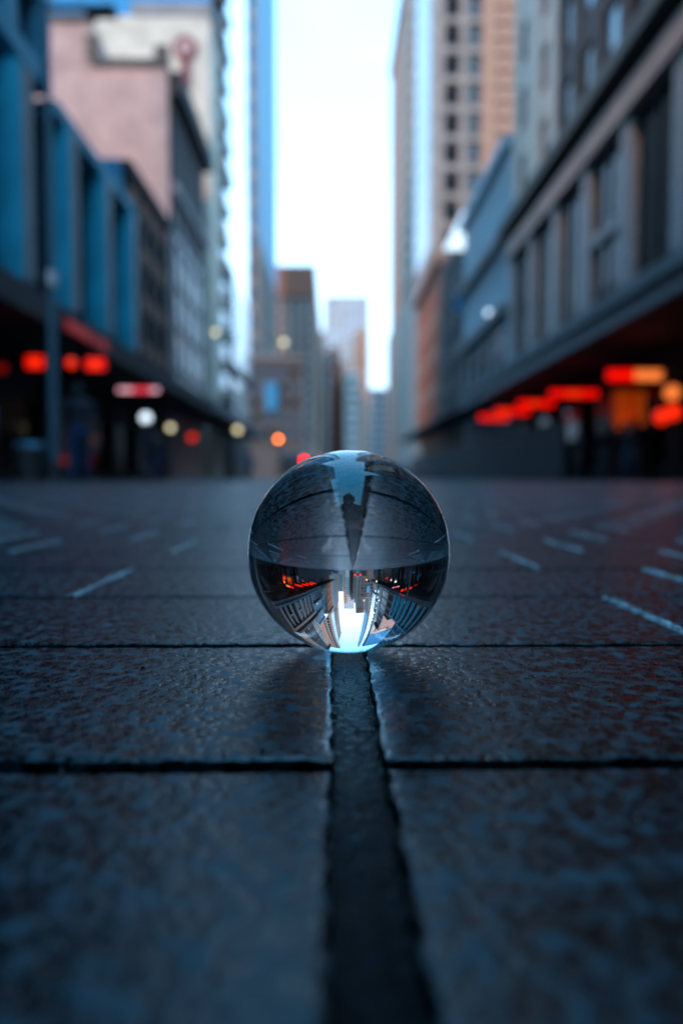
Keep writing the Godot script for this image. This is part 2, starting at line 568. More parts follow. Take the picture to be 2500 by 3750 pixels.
# ==================================================================== left side of the street (x < 0), near to far
func left_side():
	var L := -12.0
	var px := Vector3(1, 0, 0)
	var pz := Vector3(0, 0, 1)
	# near block: fins over the shops, a gridded tower above
	var a := thing("fin_building", "shop building with square blue fins above its awning and gridded tower storeys", "building", Vector3(-18, 0, -22))
	box(a, "wall", M.dark_stone, -26, L - 0.35, 0.0, 15.2, -40.3, -4)
	box(a, "tower_wall", M.dark_stone, -26, L - 0.35, 15.2, 66, -29.2, -4)
	box(a, "parapet", M.blue_frame, -26.01, L + 0.6, 15.2, 15.75, -40.31, -29.21)
	box(a, "sill_band", M.fascia_dark, L - 0.35, L + 0.1, 6.7, 7.35, -40.3, -4)
	for z in [39.6, 35.05, 30.5, 25.9, 21.3, 16.7, 12.1, 7.5]:
		box(a, "fin", M.blue_fin, L - 0.3, L + 0.75, 7.36, 15.18, -z - 0.45, -z + 0.45)
		fbox(a, "fin_edge", M.fascia, Vector3(L + 0.75, 0, -z), px, -0.44, 0.44, 7.4, 15.1, 0.001, 0.05)
	for k in 7:
		var zc := 37.3 - k * 4.6
		for j in 3:
			fbox(a, "window", M.glass_dark, Vector3(L - 0.35, 0, -zc), px, -1.6, 1.6, 7.5 + j * 2.55, 7.5 + j * 2.55 + 2.4, 0.003, 0.1)
	grid(a, Vector3(L - 0.34, 0, -4.0), px, 25.0, 15.8, 65.5, 8, 14, 0.75, 0.8, 0.8, M.blue_frame, M.blue_frame, [M.glass_dark, M.glass_dark, M.glass_blue])
	# the far end of the gridded tower faces back up the street
	# awning of the near block
	var aw := thing("awning", "long dark awning over the shops below the pale blue fins", "awning", Vector3(-10, 4.2, -22))
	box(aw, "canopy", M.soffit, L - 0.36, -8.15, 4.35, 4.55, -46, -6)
	box(aw, "fascia", M.fascia_dark, -8.14, -7.95, 4.22, 4.95, -46, -6)
	for k in 8:
		box(aw, "tie_rod", M.dark_metal, L - 0.3, -8.3, 4.56, 4.62, -8.0 - k * 5.1, -7.92 - k * 5.1)
	# shopfronts under it
	var sh := thing("shopfront", "dark glazed shopfronts under the left awning", "shopfront", Vector3(-12, 0, -24))
	for k in 9:
		var z := -6.5 - k * 4.4
		box(sh, "pier", M.black_metal, L - 0.4, L + 0.15, 0, 4.34, z - 0.4, z)
		box(sh, "window", M.glass_dark, L - 0.35, L - 0.25, 0.5, 3.2, z - 4.39, z - 0.41)
		box(sh, "stall_riser", M.hoarding, L - 0.34, L - 0.1, 0, 0.49, z - 4.39, z - 0.41)
		box(sh, "sign_board", M.fascia_dark, L - 0.34, L - 0.05, 3.22, 4.33, z - 4.39, z - 0.41)
	# blue-ended low brick building
	var b := thing("brick_building", "low dark brown building with a flat blue end wall before the pink gable", "building", Vector3(-17, 0, -46))
	box(b, "wall", M.brown_dark, -24, L - 0.3, 0, 17.7, -51, -40.9)
	box(b, "end_wall", M.box_blue, -24, L - 0.28, 15.3, 18.1, -40.88, -40.5)
	box(b, "cornice", M.black_metal, -24, L + 0.25, 17.72, 18.25, -51.05, -40.87)
	grid(b, Vector3(L - 0.29, 0, -40.95), px, 10, 4.6, 17.3, 4, 4, 0.9, 0.9, 0.3, M.brown_dark, M.rust_brick, [M.glass_dark])
	# pink gable
	var c := thing("pink_building", "tall building with a blank dusty pink end wall stepping up to the left", "building", Vector3(-19, 0, -57))
	box(c, "wall", M.pink_render, -30, L - 0.02, 0, 29.5, -64, -51.3)
	box(c, "upper_wall", M.pink_render, -30, -17.5, 29.5, 32.6, -64, -51.28)
	box(c, "coping", M.coping, -17.5, L + 0.1, 29.52, 29.95, -51.6, -51.1)
	box(c, "coping", M.coping, -30, -17.2, 32.62, 33.0, -51.6, -51.08)
	box(c, "parapet_pier", M.coping, -17.9, -16.9, 29.96, 31.6, -51.7, -51.12)
	box(c, "parapet_pier", M.coping, -12.9, L + 0.08, 29.96, 30.9, -51.7, -51.12)
	box(c, "street_wall", M.black_metal, L - 0.01, L + 0.2, 18.3, 29.4, -64, -51.5)
	box(c, "cornice", M.black_metal, L + 0.21, L + 1.0, 27.6, 29.2, -64.3, -51.4)
	box(c, "string_course", M.fascia, L + 0.2, L + 0.6, 20.6, 21.3, -64.2, -51.4)
	for k in 5:
		box(c, "pilaster", M.fascia, L - 0.01, L + 0.24, 4.5, 20.6, -63.5 + k * 2.8, -62.9 + k * 2.8)
		if k < 4:
			for j in 5:
				box(c, "window", M.glass_dark, L - 0.01, L + 0.15, 5.0 + j * 3.1, 7.4 + j * 3.1, -62.8 + k * 2.8, -60.8 + k * 2.8)
	# cream wall with a painted sign
	var d := thing("cream_building", "tall blank pale cream wall with a round dark red sign, rising behind the pink gable", "building", Vector3(-20, 0, -69))
	box(d, "wall", M.cream_render, -32, L + 0.3, 0, 43.2, -72.5, -67)
	box(d, "coping", M.fascia, -19.0, L + 0.5, 43.2, 44.4, -72.4, -66.9)
	var disc := CylinderMesh.new()
	disc.top_radius = 1.15
	disc.bottom_radius = 1.15
	disc.height = 0.2
	var sg := mesh_part(d, "sign_disc", disc, M.sign_maroon, Vector3(-13.95 + 20, 40.85, -66.9 + 69))
	sg.rotation.x = PI / 2
	var disc2 := CylinderMesh.new()
	disc2.top_radius = 0.55
	disc2.bottom_radius = 0.55
	disc2.height = 0.1
	var sg2 := mesh_part(d, "sign_centre", disc2, M.pink_render, Vector3(-13.95 + 20, 40.85, -66.78 + 69))
	sg2.rotation.x = PI / 2
	box(d, "sign_stem", M.sign_maroon, -14.4, -13.5, 36.6, 38.9, -66.95, -66.8)
	# blue tower with balconies to the street
	var t := thing("balcony_tower", "high blue tower behind the cream wall with stacked balconies on its side", "building", Vector3(-22, 0, -80))
	box(t, "wall", M.brown_dark, -34, L - 0.3, 0, 88, -80.5, -72.6)
	grid(t, Vector3(-34, 0, -72.58), pz, 21.6, 44.6, 87.8, 8, 10, 0.25, 0.35, 0.3, M.box_blue, M.box_blue, [M.mirror_blue], 0.2)
	for j in 23:
		var y := 8.0 + j * 3.45
		for k in 2:
			var z := -73.6 - k * 3.6
			box(t, "balcony", M.pale_wall if k == 1 else M.brown_stone, L - 0.3, L + 0.25 + 0.5 * rng.randf(), y, y + 0.7 + 0.6 * rng.randf(), z - 1.6 - 1.6 * rng.randf(), z)
		box(t, "window", M.glass_blue, L - 0.3, L - 0.15, y + 1.2, y + 3.2, -80.0, -73.5)
	# bright glass-fronted block
	var m := thing("glass_building", "low glass fronted block gleaming white with the sky it mirrors", "building", Vector3(-18, 0, -92))
	box(m, "wall", M.dark_stone, -26, L - 0.2, 0, 23.4, -100.5, -84.2)
	grid(m, Vector3(L - 0.19, 0, -84.3), px, 16, 4.5, 12.0, 4, 1, 0.2, 0.25, 0.12, M.pale_wall, M.pale_wall, [M.mirror_white], 0.08)
	grid(m, Vector3(L - 0.19, 0, -84.3), px, 16, 13.2, 23.6, 4, 1, 0.2, 0.25, 0.12, M.pale_wall, M.pale_wall, [M.mirror_white], 0.08)
	box(m, "ledge", M.dark_stone, L - 0.2, L + 0.3, 12.05, 13.1, -100.4, -84.25)
	# far awnings and dark ground floors on the left
	var aw2 := thing("awning", "grey awning farther down the left side, below the pink building", "awning", Vector3(-10, 4.2, -66))
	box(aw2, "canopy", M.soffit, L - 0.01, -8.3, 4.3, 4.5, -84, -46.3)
	box(aw2, "fascia", M.fascia, -8.29, -8.1, 4.2, 4.9, -84, -46.3)
	# pale slender tower
	var s := thing("glass_tower", "slender pale blue glass tower standing alone against the sky left of the street", "building", Vector3(-24, 0, -190))
	box(s, "wall", M.tower_grey, -20.6, -18.3, 0, 210, -225, -168)
	grid(s, Vector3(-18.29, 0, -168.0), px, 56.9, 57.5, 209.9, 8, 20, 0.5, 0.4, 0.1, M.pale_blue_panel, M.pale_blue_panel, [M.pale_blue_panel], 0.06)
	grid(s, Vector3(-18.29, 0, -168.0), px, 56.9, 10, 57.0, 8, 10, 1.4, 1.6, 0.4, M.tower_grey, M.tower_grey, [M.glass_dark, M.glass_blue])
	grid(s, Vector3(-20.6, 0, -167.98), pz, 2.3, 20, 209.9, 1, 30, 0.5, 1.6, 0.3, M.tower_grey, M.tower_grey, [M.glass_blue])
	# grey corner block in front of the end of the street
	var q := thing("corner_building", "low grey stone corner building where the street bends, blue sign on its front", "building", Vector3(-11, 0, -146))
	box(q, "wall", M.dim_stone, -20, -6.2, 0, 22.8, -158, -140)
	grid(q, Vector3(-20, 0, -139.98), pz, 13.8, 6, 22.2, 5, 5, 0.9, 1.2, 0.35, M.dim_stone, M.dim_stone, [M.glass_dark, M.glass_blue])
	box(q, "cornice", M.fascia, -20.2, -5.8, 22.82, 23.6, -158.2, -139.4)
	box(q, "sign", M.banner_blue, -13.8, -11.2, 12.6, 18.2, -139.6, -139.3)

# ==================================================================== right side (x > 0)
func right_side():
	var R := 11.0
	var nx := Vector3(-1, 0, 0)
	var pz := Vector3(0, 0, 1)
	var a := thing("stone_building", "grey stone building with tall pilastered windows, deep cornice and pale upper storeys", "building", Vector3(17, 0, -30))
	box(a, "wall", M.dark_stone, R + 0.45, 26, 0, 46, -43, -15)
	for z in [42.5, 38.4, 34.3, 30.2, 26.1, 22.0, 18.4, 15.4]:
		var w := 0.55
		box(a, "pilaster", M.grey_stone, R - 0.02, R + 0.44, 6.4, 13.3, -z - w, -z + w * 0.6)
	var bays := [42.1, 38.0, 33.9, 29.8, 25.7, 21.6, 18.0]
	for k in 7:
		var zc: float = bays[k]
		var za := -zc + 0.05
		var zb := za + (2.95 if k < 6 else 1.9)
		box(a, "window", M.glass_dark, R + 0.3, R + 0.43, 6.9, 13.2, za, zb)
		if k == 3 or k == 5:
			box(a, "transom", M.grey_stone, R + 0.05, R + 0.29, 9.6, 10.1, za, zb)
		box(a, "mullion", M.black_metal, R + 0.22, R + 0.295, 6.9, 13.2, (za + zb) / 2 - 0.05, (za + zb) / 2 + 0.05)
	box(a, "sill_band", M.grey_stone, R - 0.2, R + 0.66, 5.6, 6.38, -43.05, -15)
	box(a, "architrave", M.warm_ledge, R - 0.25, R + 0.66, 13.32, 14.3, -43.1, -14.9)
	box(a, "frieze", M.brown_dark, R + 0.05, R + 0.64, 14.3, 14.85, -43.1, -14.9)
	box(a, "cornice", M.coping, R - 0.75, R + 0.62, 14.86, 15.5, -43.4, -14.7)
	# upper storeys: pale end bays, dark glazed bays between them
	upper(a, R, -43, -34.8, M.beige_stone, 2, 0.62, 1.3)
	upper(a, R, -34.8, -21.5, M.brown_dark, 5, 0.35, 0.5)
	upper(a, R, -21.5, -15, M.beige_stone, 2, 0.62, 1.3)
	box(a, "top_cornice", M.orange_stone, R - 0.9, R + 1.5, 46.0, 47.4, -43.4, -14.6)
	# awning
	var aw := thing("awning", "broad stone faced awning over the red lit shops on the right", "awning", Vector3(9.5, 4.2, -30))
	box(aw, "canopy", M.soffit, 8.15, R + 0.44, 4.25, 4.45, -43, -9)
	box(aw, "fascia", M.grey_stone, 7.95, 8.14, 4.1, 4.62, -43, -9)
	box(aw, "fascia_cap", M.fascia, 7.8, 8.2, 4.63, 5.0, -43.1, -8.9)
	# shops below
	var sh := thing("shopfront", "dark shopfronts with amber lit windows under the right awning", "shopfront", Vector3(12, 0, -28))
	for k in 8:
		var z := -9.5 - k * 4.2
		box(sh, "pier", M.black_metal, R + 0.1, R + 0.68, 0, 4.24, z - 0.5, z)
		box(sh, "window", M.glass_dark, R + 0.4, R + 0.5, 0.6, 3.4, z - 4.19, z - 0.51)
		box(sh, "stall_riser", M.hoarding, R + 0.3, R + 0.6, 0, 0.59, z - 4.19, z - 0.51)
		box(sh, "sign_board", M.soffit, R + 0.3, R + 0.6, 3.42, 4.23, z - 4.19, z - 0.51)
	# hoarding
	var hb := thing("hoarding", "long dark hoarding of plain panels along the right footpath", "hoarding", Vector3(9.5, 0, -50))
	for k in 22:
		var z := -26.5 - k * 2.42
		var x := 8.9 + 0.02 * (k % 2)
		box(hb, "panel", M.hoarding, x, x + 0.06, 0.05, 2.35, z - 2.4, z)
		box(hb, "post", M.black_metal, x + 0.07, x + 0.17, 0, 2.3, z - 0.1, z)
	# ribbed metal building
	var b := thing("ribbed_building", "blue grey ribbed metal building with two ledges, beside the stone corner building", "building", Vector3(17, 0, -51))
	box(b, "wall", M.grey_metal_wall, R + 0.2, 25, 0, 20.2, -58.3, -43.2)
	for k in 30:
		box(b, "rib", M.grey_metal_wall, R + 0.02, R + 0.19, 5.1, 20.1, -58.2 + k * 0.5, -57.95 + k * 0.5)
	box(b, "roof_edge", M.grey_metal_wall, R - 0.5, R + 1.0, 20.22, 20.9, -58.4, -43.3)
	box(b, "ledge", M.fascia, R - 0.6, R + 0.01, 14.7, 15.3, -58.2, -43.3)
	box(b, "ledge", M.fascia, R - 0.6, R + 0.01, 10.0, 10.6, -58.2, -43.3)
	for k in 4:
		box(b, "window", M.glass_dark, R - 0.05, R + 0.015, 6.0, 9.4, -57.0 + k * 3.5, -55.0 + k * 3.5)
	box(b, "awning", M.fascia_dark, 8.4, R + 0.0, 4.3, 4.9, -58.2, -43.4)
	# white sign panel on its far end
	var tri := SurfaceTool.new()
	tri.begin(Mesh.PRIMITIVE_TRIANGLES)
	var pts := [Vector2(-1.62, 0), Vector2(0.45, 0), Vector2(0.45, 3.1), Vector2(-0.1, 3.1)]
	for s in [0.12, -0.12]:
		var o := [0, 2, 1, 0, 3, 2] if s > 0 else [0, 1, 2, 0, 2, 3]
		for i in o:
			tri.set_normal(Vector3(0, 0, signf(s)))
			tri.add_vertex(Vector3(pts[i].x, pts[i].y, s))
	for i in 4:
		var p: Vector2 = pts[i]
		var r: Vector2 = pts[(i + 1) % 4]
		var nn := Vector3((r - p).y, -(r - p).x, 0).normalized()
		for w in [Vector3(p.x, p.y, 0.12), Vector3(p.x, p.y, -0.12), Vector3(r.x, r.y, 0.12), Vector3(r.x, r.y, 0.12), Vector3(p.x, p.y, -0.12), Vector3(r.x, r.y, -0.12)]:
			tri.set_normal(nn)
			tri.add_vertex(w)
	var wp := thing("sign_panel", "bright white backlit sign panel with a slanting edge on the ribbed building", "sign", Vector3(11.0, 18.9, -58.7))
	mesh_part(wp, "panel", tri.commit(), M.lamp_sign)
	box(wp, "bracket", M.dark_metal, 11.2, 12.0, 18.9, 19.1, -58.75, -58.3)
	var bn := thing("banner", "narrow blue banner hanging from the wall near the ribbed building", "banner", Vector3(10.8, 13.7, -58.9))
	box(bn, "cloth", M.banner_blue, 10.4, 11.15, 13.7, 15.5, -58.98, -58.94)
	box(bn, "rod", M.dark_metal, 10.3, 11.3, 15.5, 15.58, -59.0, -58.92)
	# narrow dark building and rusty ornate one
	var d := thing("dark_building", "narrow dark building with brown piers between the ribbed and the rusty brick building", "building", Vector3(17, 0, -65))
	box(d, "wall", M.brown_dark, R + 0.4, 25, 0, 21.0, -70.8, -59.2)
	grid(d, Vector3(R + 0.39, 0, -70.7), nx, 11.4, 4.5, 20.9, 4, 5, 0.8, 0.9, 0.4, M.dim_stone, M.brown_dark, [M.glass_dark])
	var f := thing("rusty_building", "rusty brick building with carved bays on the right of the street", "building", Vector3(17, 0, -80))
	box(f, "wall", M.rust_brick, R + 0.4, 25, 0, 21.8, -90, -71)
	grid(f, Vector3(R + 0.39, 0, -89.9), nx, 18.8, 4.5, 21.3, 6, 4, 1.2, 1.3, 0.45, M.rust_brick, M.orange_stone, [M.glass_dark])
	box(f, "cornice", M.rust_brick, R - 0.7, R + 0.39, 21.32, 22.3, -90, -71)
	box(f, "awning", M.fascia_dark, 8.6, R - 0.1, 4.1, 4.44, -90, -59.3)
	# gridded tower with a mirror glass street side
	var t := thing("gridded_tower", "tall grey and orange gridded tower with a bright mirror glass street side", "building", Vector3(20, 0, -101))
	box(t, "wall", M.orange_stone, 13.3, 32, 0, 128, -111, -91.4)
	box(t, "corner_pier", M.tower_grey, 12.7, 14.4, 0, 128, -91.38, -90.7)
	for j in 27:
		var y := 28.4 + j * 3.72
		for s in [[14.42, 16.4, "glass_dark"], [17.4, 19.3, "glass_warm"]]:
			box(t, "window", M[s[2]], s[0] + 0.2, s[1] - 0.1, y + 0.9, y + 3.1, -91.39, -91.25)
		box(t, "spandrel", M.tower_grey, 14.42, 19.5, y - 0.3, y + 0.55, -91.38, -90.85)
	box(t, "pier", M.tower_grey, 16.45, 17.35, 28.2, 128, -91.37, -90.75)
	box(t, "pier", M.orange_stone, 19.4, 20.9, 28.2, 128, -91.37, -90.8)
	for j in 50:
		box(t, "brick_band", M.orange_stone, 20.92, 24.5, 28.2 + j * 2.0, 28.2 + j * 2.0 + 1.5, -91.38, -91.1)
	grid(t, Vector3(13.29, 0, -111), nx, 19.6, 30, 127.9, 5, 26, 0.15, 0.3, 0.25, M.pale_wall, M.mirror_glass, [M.mirror_glass], 0.2)
	box(t, "base", M.tower_grey, 12.6, 13.28, 0, 29.6, -111, -91.4)
	# orange slab with balconies
	var o := thing("orange_tower", "orange stone tower with a column of rounded cream balconies facing the street", "building", Vector3(19, 0, -136))
	box(o, "wall", M.orange_stone, 13.4, 30, 0, 92, -162, -111.2)
	var rb := CylinderMesh.new()
	rb.top_radius = 1.0
	rb.bottom_radius = 1.0
	rb.height = 1.0
	rb.radial_segments = 24
	box(o, "recess", M.orange_stone, 13.2, 13.39, 33, 91, -137, -111.6)
	for j in 22:
		var bl := mesh_part(o, "balcony", rb, M.beige_stone, Vector3(13.2 - 19, 34.7 + j * 2.62, -124 + 136))
		bl.scale = Vector3(0.8, 1.35, 10.0)
		box(o, "window", M.glass_dark, 13.05, 13.19, 34.2 + j * 2.62, 35.4 + j * 2.62, -136, -112)
	box(o, "base", M.tower_grey, 12.7, 13.39, 0, 31.5, -162, -111.2)
	box(o, "cornice", M.orange_stone, 12.9, 13.39, 91, 92.6, -162, -111.2)

func upper(a: Node3D, R: float, z0: float, z1: float, m: Material, cols: int, pier_share: float, out: float):
	# storeys above the cornice; z0 is the far end
	var w := z1 - z0
	var cw := w / cols
	for i in cols:
		var c := z0 + (i + 0.5) * cw
		var pw := cw * pier_share
		box(a, "upper_pier", m, R + 0.1, R + 0.44, 15.52, 46, c - cw / 2 + 0.003, c - cw / 2 + pw / 2)
		box(a, "upper_pier", m, R + 0.1, R + 0.44, 15.52, 46, c + cw / 2 - pw / 2, c + cw / 2 - 0.003)
		for j in 8:
			var y := 15.6 + j * 3.8
			box(a, "window", M.glass_dark if rng.randf() < 0.75 else M.glass_blue, R + 0.3, R + 0.43, y + 0.9, y + 3.2, c - cw / 2 + pw / 2 + 0.01, c + cw / 2 - pw / 2 - 0.01)
			box(a, "spandrel", m, R + 0.16, R + 0.435, y + 3.21, y + 3.8 + 0.89, c - cw / 2 + pw / 2 + 0.004, c + cw / 2 - pw / 2 - 0.004)

# ==================================================================== the far end
func far_end():
	var pz := Vector3(0, 0, 1)
	var px := Vector3(1, 0, 0)
	var nx := Vector3(-1, 0, 0)
	var a := thing("brown_building", "brown stone building with many windows and a reddish overhanging top, at the street's bend", "building", Vector3(-17, 0, -260))
	box(a, "wall", M.brown_stone, -27, -6.3, 0, 67, -330, -232)
	grid(a, Vector3(-27.2, 0, -231.98), pz, 21.0, 10, 58, 7, 12, 1.3, 1.5, 0.5, M.brown_stone, M.grey_stone, [M.glass_dark, M.glass_warm, M.glass_warm])
	grid(a, Vector3(-6.28, 0, -232), px, 68, 10, 58, 12, 12, 2.0, 1.5, 0.5, M.brown_stone, M.brown_stone, [M.glass_dark, M.glass_warm])
	box(a, "rear_wing", M.brown_stone, -27, -4.2, 0, 68, -465, -330.1)
	box(a, "attic", M.rust_brick, -28.5, -5.8, 58.3, 68.5, -330, -230.6)
	var b := thing("apartment_tower", "far pale blue apartment tower with dark window bands, at the end of the street", "building", Vector3(7, 0, -395))
	box(b, "wall", M.pale_wall, -5.0, 20.0, 0, 97, -410, -380.5)
	grid(b, Vector3(-5.0, 0, -380.48), pz, 25.0, 45, 96.8, 7, 14, 1.2, 1.3, 0.5, M.pale_wall, M.pale_wall, [M.mirror_blue, M.glass_blue])
	var c := thing("rusty_house", "rust red brick building with a stepped top, small at the end of the street", "building", Vector3(1.5, 0, -330))
	box(c, "wall", M.rust_brick, -2.0, 2.6, 0, 57.5, -345, -320.3)
	box(c, "side_wall", M.rust_brick, 2.61, 5.2, 0, 50.5, -345, -320.35)
	grid(c, Vector3(-2.0, 0, -320.28), pz, 4.6, 10, 55, 2, 8, 0.8, 2.0, 0.4, M.rust_brick, M.rust_brick, [M.glass_dark])
	var d := thing("orange_block", "small orange block catching light beside the far apartment tower", "building", Vector3(14.6, 0, -360))
	box(d, "wall", M.orange_stone, 11.8, 17.7, 0, 72.5, -368, -350.3)
	grid(d, Vector3(11.8, 0, -350.28), pz, 5.9, 30, 72, 2, 6, 1.2, 3.0, 0.5, M.orange_stone, M.orange_stone, [M.glass_warm])
	var f := thing("grey_block", "low grey block closing the view under the bright gap of sky", "building", Vector3(30, 0, -465))
	box(f, "wall", M.grey_stone, 20, 60, 0, 55, -480, -450.3)
	grid(f, Vector3(20, 0, -450.28), pz, 24, 5, 54.8, 6, 9, 1.6, 2.2, 0.6, M.grey_stone, M.grey_stone, [M.glass_dark])
	var g := thing("pale_block", "pale narrow building between the rust red one and the bright gap of sky", "building", Vector3(9, 0, -300))
	box(g, "wall", M.pale_wall, 5.3, 11.7, 0, 44, -330, -300.3)
	grid(g, Vector3(5.3, 0, -300.28), pz, 6.4, 8, 43.8, 3, 8, 0.8, 1.6, 0.4, M.pale_wall, M.pale_wall, [M.glass_blue, M.glass_dark])

# ==================================================================== behind the camera (mirrored in the ball)
func behind_camera():
	var px := Vector3(1, 0, 0)
	var nx := Vector3(-1, 0, 0)
	var a := thing("dark_office", "dark office block on the left behind the camera, seen only in the ball", "building", Vector3(-18, 0, 30))
	box(a, "wall", M.dark_stone, -26, -12.4, 0, 48, -3.5, 60)
	grid(a, Vector3(-12.39, 0, 60), px, 63, 5, 47.8, 12, 10, 1.2, 1.2, 0.5, M.dark_stone, M.dark_stone, [M.glass_dark])
	var b := thing("dark_office", "dark brown office block on the right behind the camera, seen only in the ball", "building", Vector3(18, 0, 30))
	box(b, "wall", M.brown_dark, 11.4, 26, 0, 48, -8, 60)
	grid(b, Vector3(11.39, 0, -8), nx, 68, 5, 47.8, 13, 10, 1.2, 1.2, 0.5, M.brown_dark, M.brown_dark, [M.glass_dark])

# ==================================================================== poles, vehicles
func cyl(r0: float, r1: float, h: float, seg := 16) -> CylinderMesh:
	var c := CylinderMesh.new()
	c.bottom_radius = r0
	c.top_radius = r1
	c.height = h
	c.radial_segments = seg
	return c

func street_things():
	var p := thing("street_pole", "tall blue grey street pole standing by the left footpath", "pole", Vector3(-6.88, -0.02, -17))
	mesh_part(p, "base", cyl(0.22, 0.2, 0.5), M.dark_metal, Vector3(0, 0.25, 0))
	mesh_part(p, "shaft", cyl(0.125, 0.11, 4.3), M.pole_paint, Vector3(0, 2.65, 0))
	mesh_part(p, "collar", cyl(0.15, 0.15, 0.35), M.steel, Vector3(0, 4.97, 0))
	mesh_part(p, "upper_shaft", cyl(0.10, 0.07, 6.4), M.pole_paint, Vector3(0, 8.34, 0))
	box(p, "arm", M.pole_paint, -6.9, -5.2, 11.3, 11.4, -17.05, -16.95)
	box(p, "lantern", M.dark_metal, -5.9, -5.2, 11.18, 11.3, -17.15, -16.85)
	var b := thing("litter_bin", "low dark litter bin at the foot of the left pole", "bin", Vector3(-7.3, -0.02, -16.6))
	mesh_part(b, "body", cyl(0.33, 0.36, 0.85), M.dark_metal, Vector3(0, 0.425, 0))
	mesh_part(b, "lid", cyl(0.38, 0.3, 0.12), M.pole_paint, Vector3(0, 0.91, 0))
	van("dark van with red tail lights driving away down the street", Vector3(-1.75, -0.02, -60), 1.9, 2.4, "van", M.tail_red)
	van("dark car with dim red tail lights on the right of the street", Vector3(7.6, -0.02, -62), 1.75, 1.5, "car", M.lamp_red_dim)
	# traffic signal with amber lit
	var t := thing("traffic_signal", "traffic signal on a dark pole with its amber lamp lit", "traffic signal", Vector3(-4.75, -0.02, -60))
	mesh_part(t, "pole", cyl(0.07, 0.06, 4.2), M.dark_metal, Vector3(0, 2.1, 0))
	box(t, "housing", M.black_metal, -4.95, -4.55, 2.95, 4.1, -59.9, -59.6)
	var ball := SphereMesh.new()
	ball.radius = 0.13
	ball.height = 0.26
	for k in 3:
		mesh_part(t, ["green_lens", "amber_lens", "red_lens"][k], ball, M.lamp_signal if k == 1 else M.glass_dark, Vector3(0, 3.2 + k * 0.34, 0.42))
	lamp_light(t, Vector3(0, 3.54, 0.75), Color(1.0, 0.5, 0.15), 0.05, 0.13)
	# lamps hung across the street
	hung_lamp("round street lamp hung on a wire by the dark balcony building", Vector3(-10.2, 12.2, -60), -12.0, 0.22)
	hung_lamp("round street lamp hung on a wire before the grey corner building", Vector3(-5.7, 15.1, -80), -12.0, 0.3)

func hung_lamp(label: String, at: Vector3, wall_x: float, r: float):
	var h := thing("hanging_lamp", label, "street lamp", at, "street lamps hung on wires")
	var s := SphereMesh.new()
	s.radius = r
	s.height = 2 * r
	mesh_part(h, "globe", s, M.lamp_pale)
	mesh_part(h, "cap", cyl(r * 0.8, 0.05, 0.2), M.dark_metal, Vector3(0, r + 0.05, 0))
	box(h, "wire", M.dark_metal, wall_x - 0.3, at.x, at.y + r + 0.2, at.y + r + 0.23, at.z - 0.015, at.z + 0.015)
	lamp_light(h, Vector3(0, -r - 0.12, 0), Color(1.0, 0.92, 0.75), 0.05, r)

func lamp_light(parent: Node3D, at: Vector3, c: Color, energy: float, size: float):
	var l := OmniLight3D.new()
	l.name = "light"
	l.light_color = c
	l.light_energy = energy
	l.light_size = size
	l.omni_range = 40.0
	l.omni_attenuation = 2.0
	l.shadow_enabled = true
	parent.add_child(l, true)
	l.position = at

func van(label: String, at: Vector3, w: float, h: float, category: String, tail: Material):
	var v := thing("parked_" + category, label, category, at)
	# side outline, extruded across
	var prof: Array = [Vector2(0.0, 0.35), Vector2(0.0, 0.95), Vector2(0.08, h * 0.97), Vector2(0.3, h), Vector2(3.2, h), Vector2(3.9, h * 0.62), Vector2(4.7, h * 0.5), Vector2(4.8, 0.35)]
	if category == "car":
		prof = [Vector2(0.0, 0.35), Vector2(0.02, 0.95), Vector2(0.5, 1.0), Vector2(1.1, h), Vector2(2.4, h), Vector2(3.1, 1.0), Vector2(4.3, 0.85), Vector2(4.4, 0.35)]
	var cg := CSGPolygon3D.new()
	var pv := PackedVector2Array()
	for q in prof:
		pv.append(q)
	cg.polygon = pv
	cg.depth = w
	cg.name = "body"
	cg.material = M.car_paint
	cg.rotation.y = PI / 2
	v.add_child(cg)
	cg.position = Vector3(-w / 2, 0, 0)
	var wc := cyl(0.33, 0.33, 0.22, 24)
	for s in [-1, 1]:
		for z in [0.8, 3.8]:
			var wh := mesh_part(v, "wheel", wc, M.tyre, Vector3(s * (w / 2 - 0.08), 0.33, -z))
			wh.rotation.z = PI / 2
		box(v, "tail_light", tail, at.x + s * (w / 2 - 0.17) - 0.1, at.x + s * (w / 2 - 0.17) + 0.1, 1.5 if category == "van" else 0.75, 1.85 if category == "van" else 0.9, at.z - 0.01, at.z + 0.05)
	if category == "van":
		box(v, "rear_window", M.glass_dark, at.x - 0.7, at.x + 0.7, 1.2, 1.85, at.z - 0.02, at.z + 0.02)
	box(v, "bumper", M.dark_metal, at.x - w / 2 + 0.02, at.x + w / 2 - 0.02, 0.3, 0.5, at.z - 0.02, at.z + 0.1)

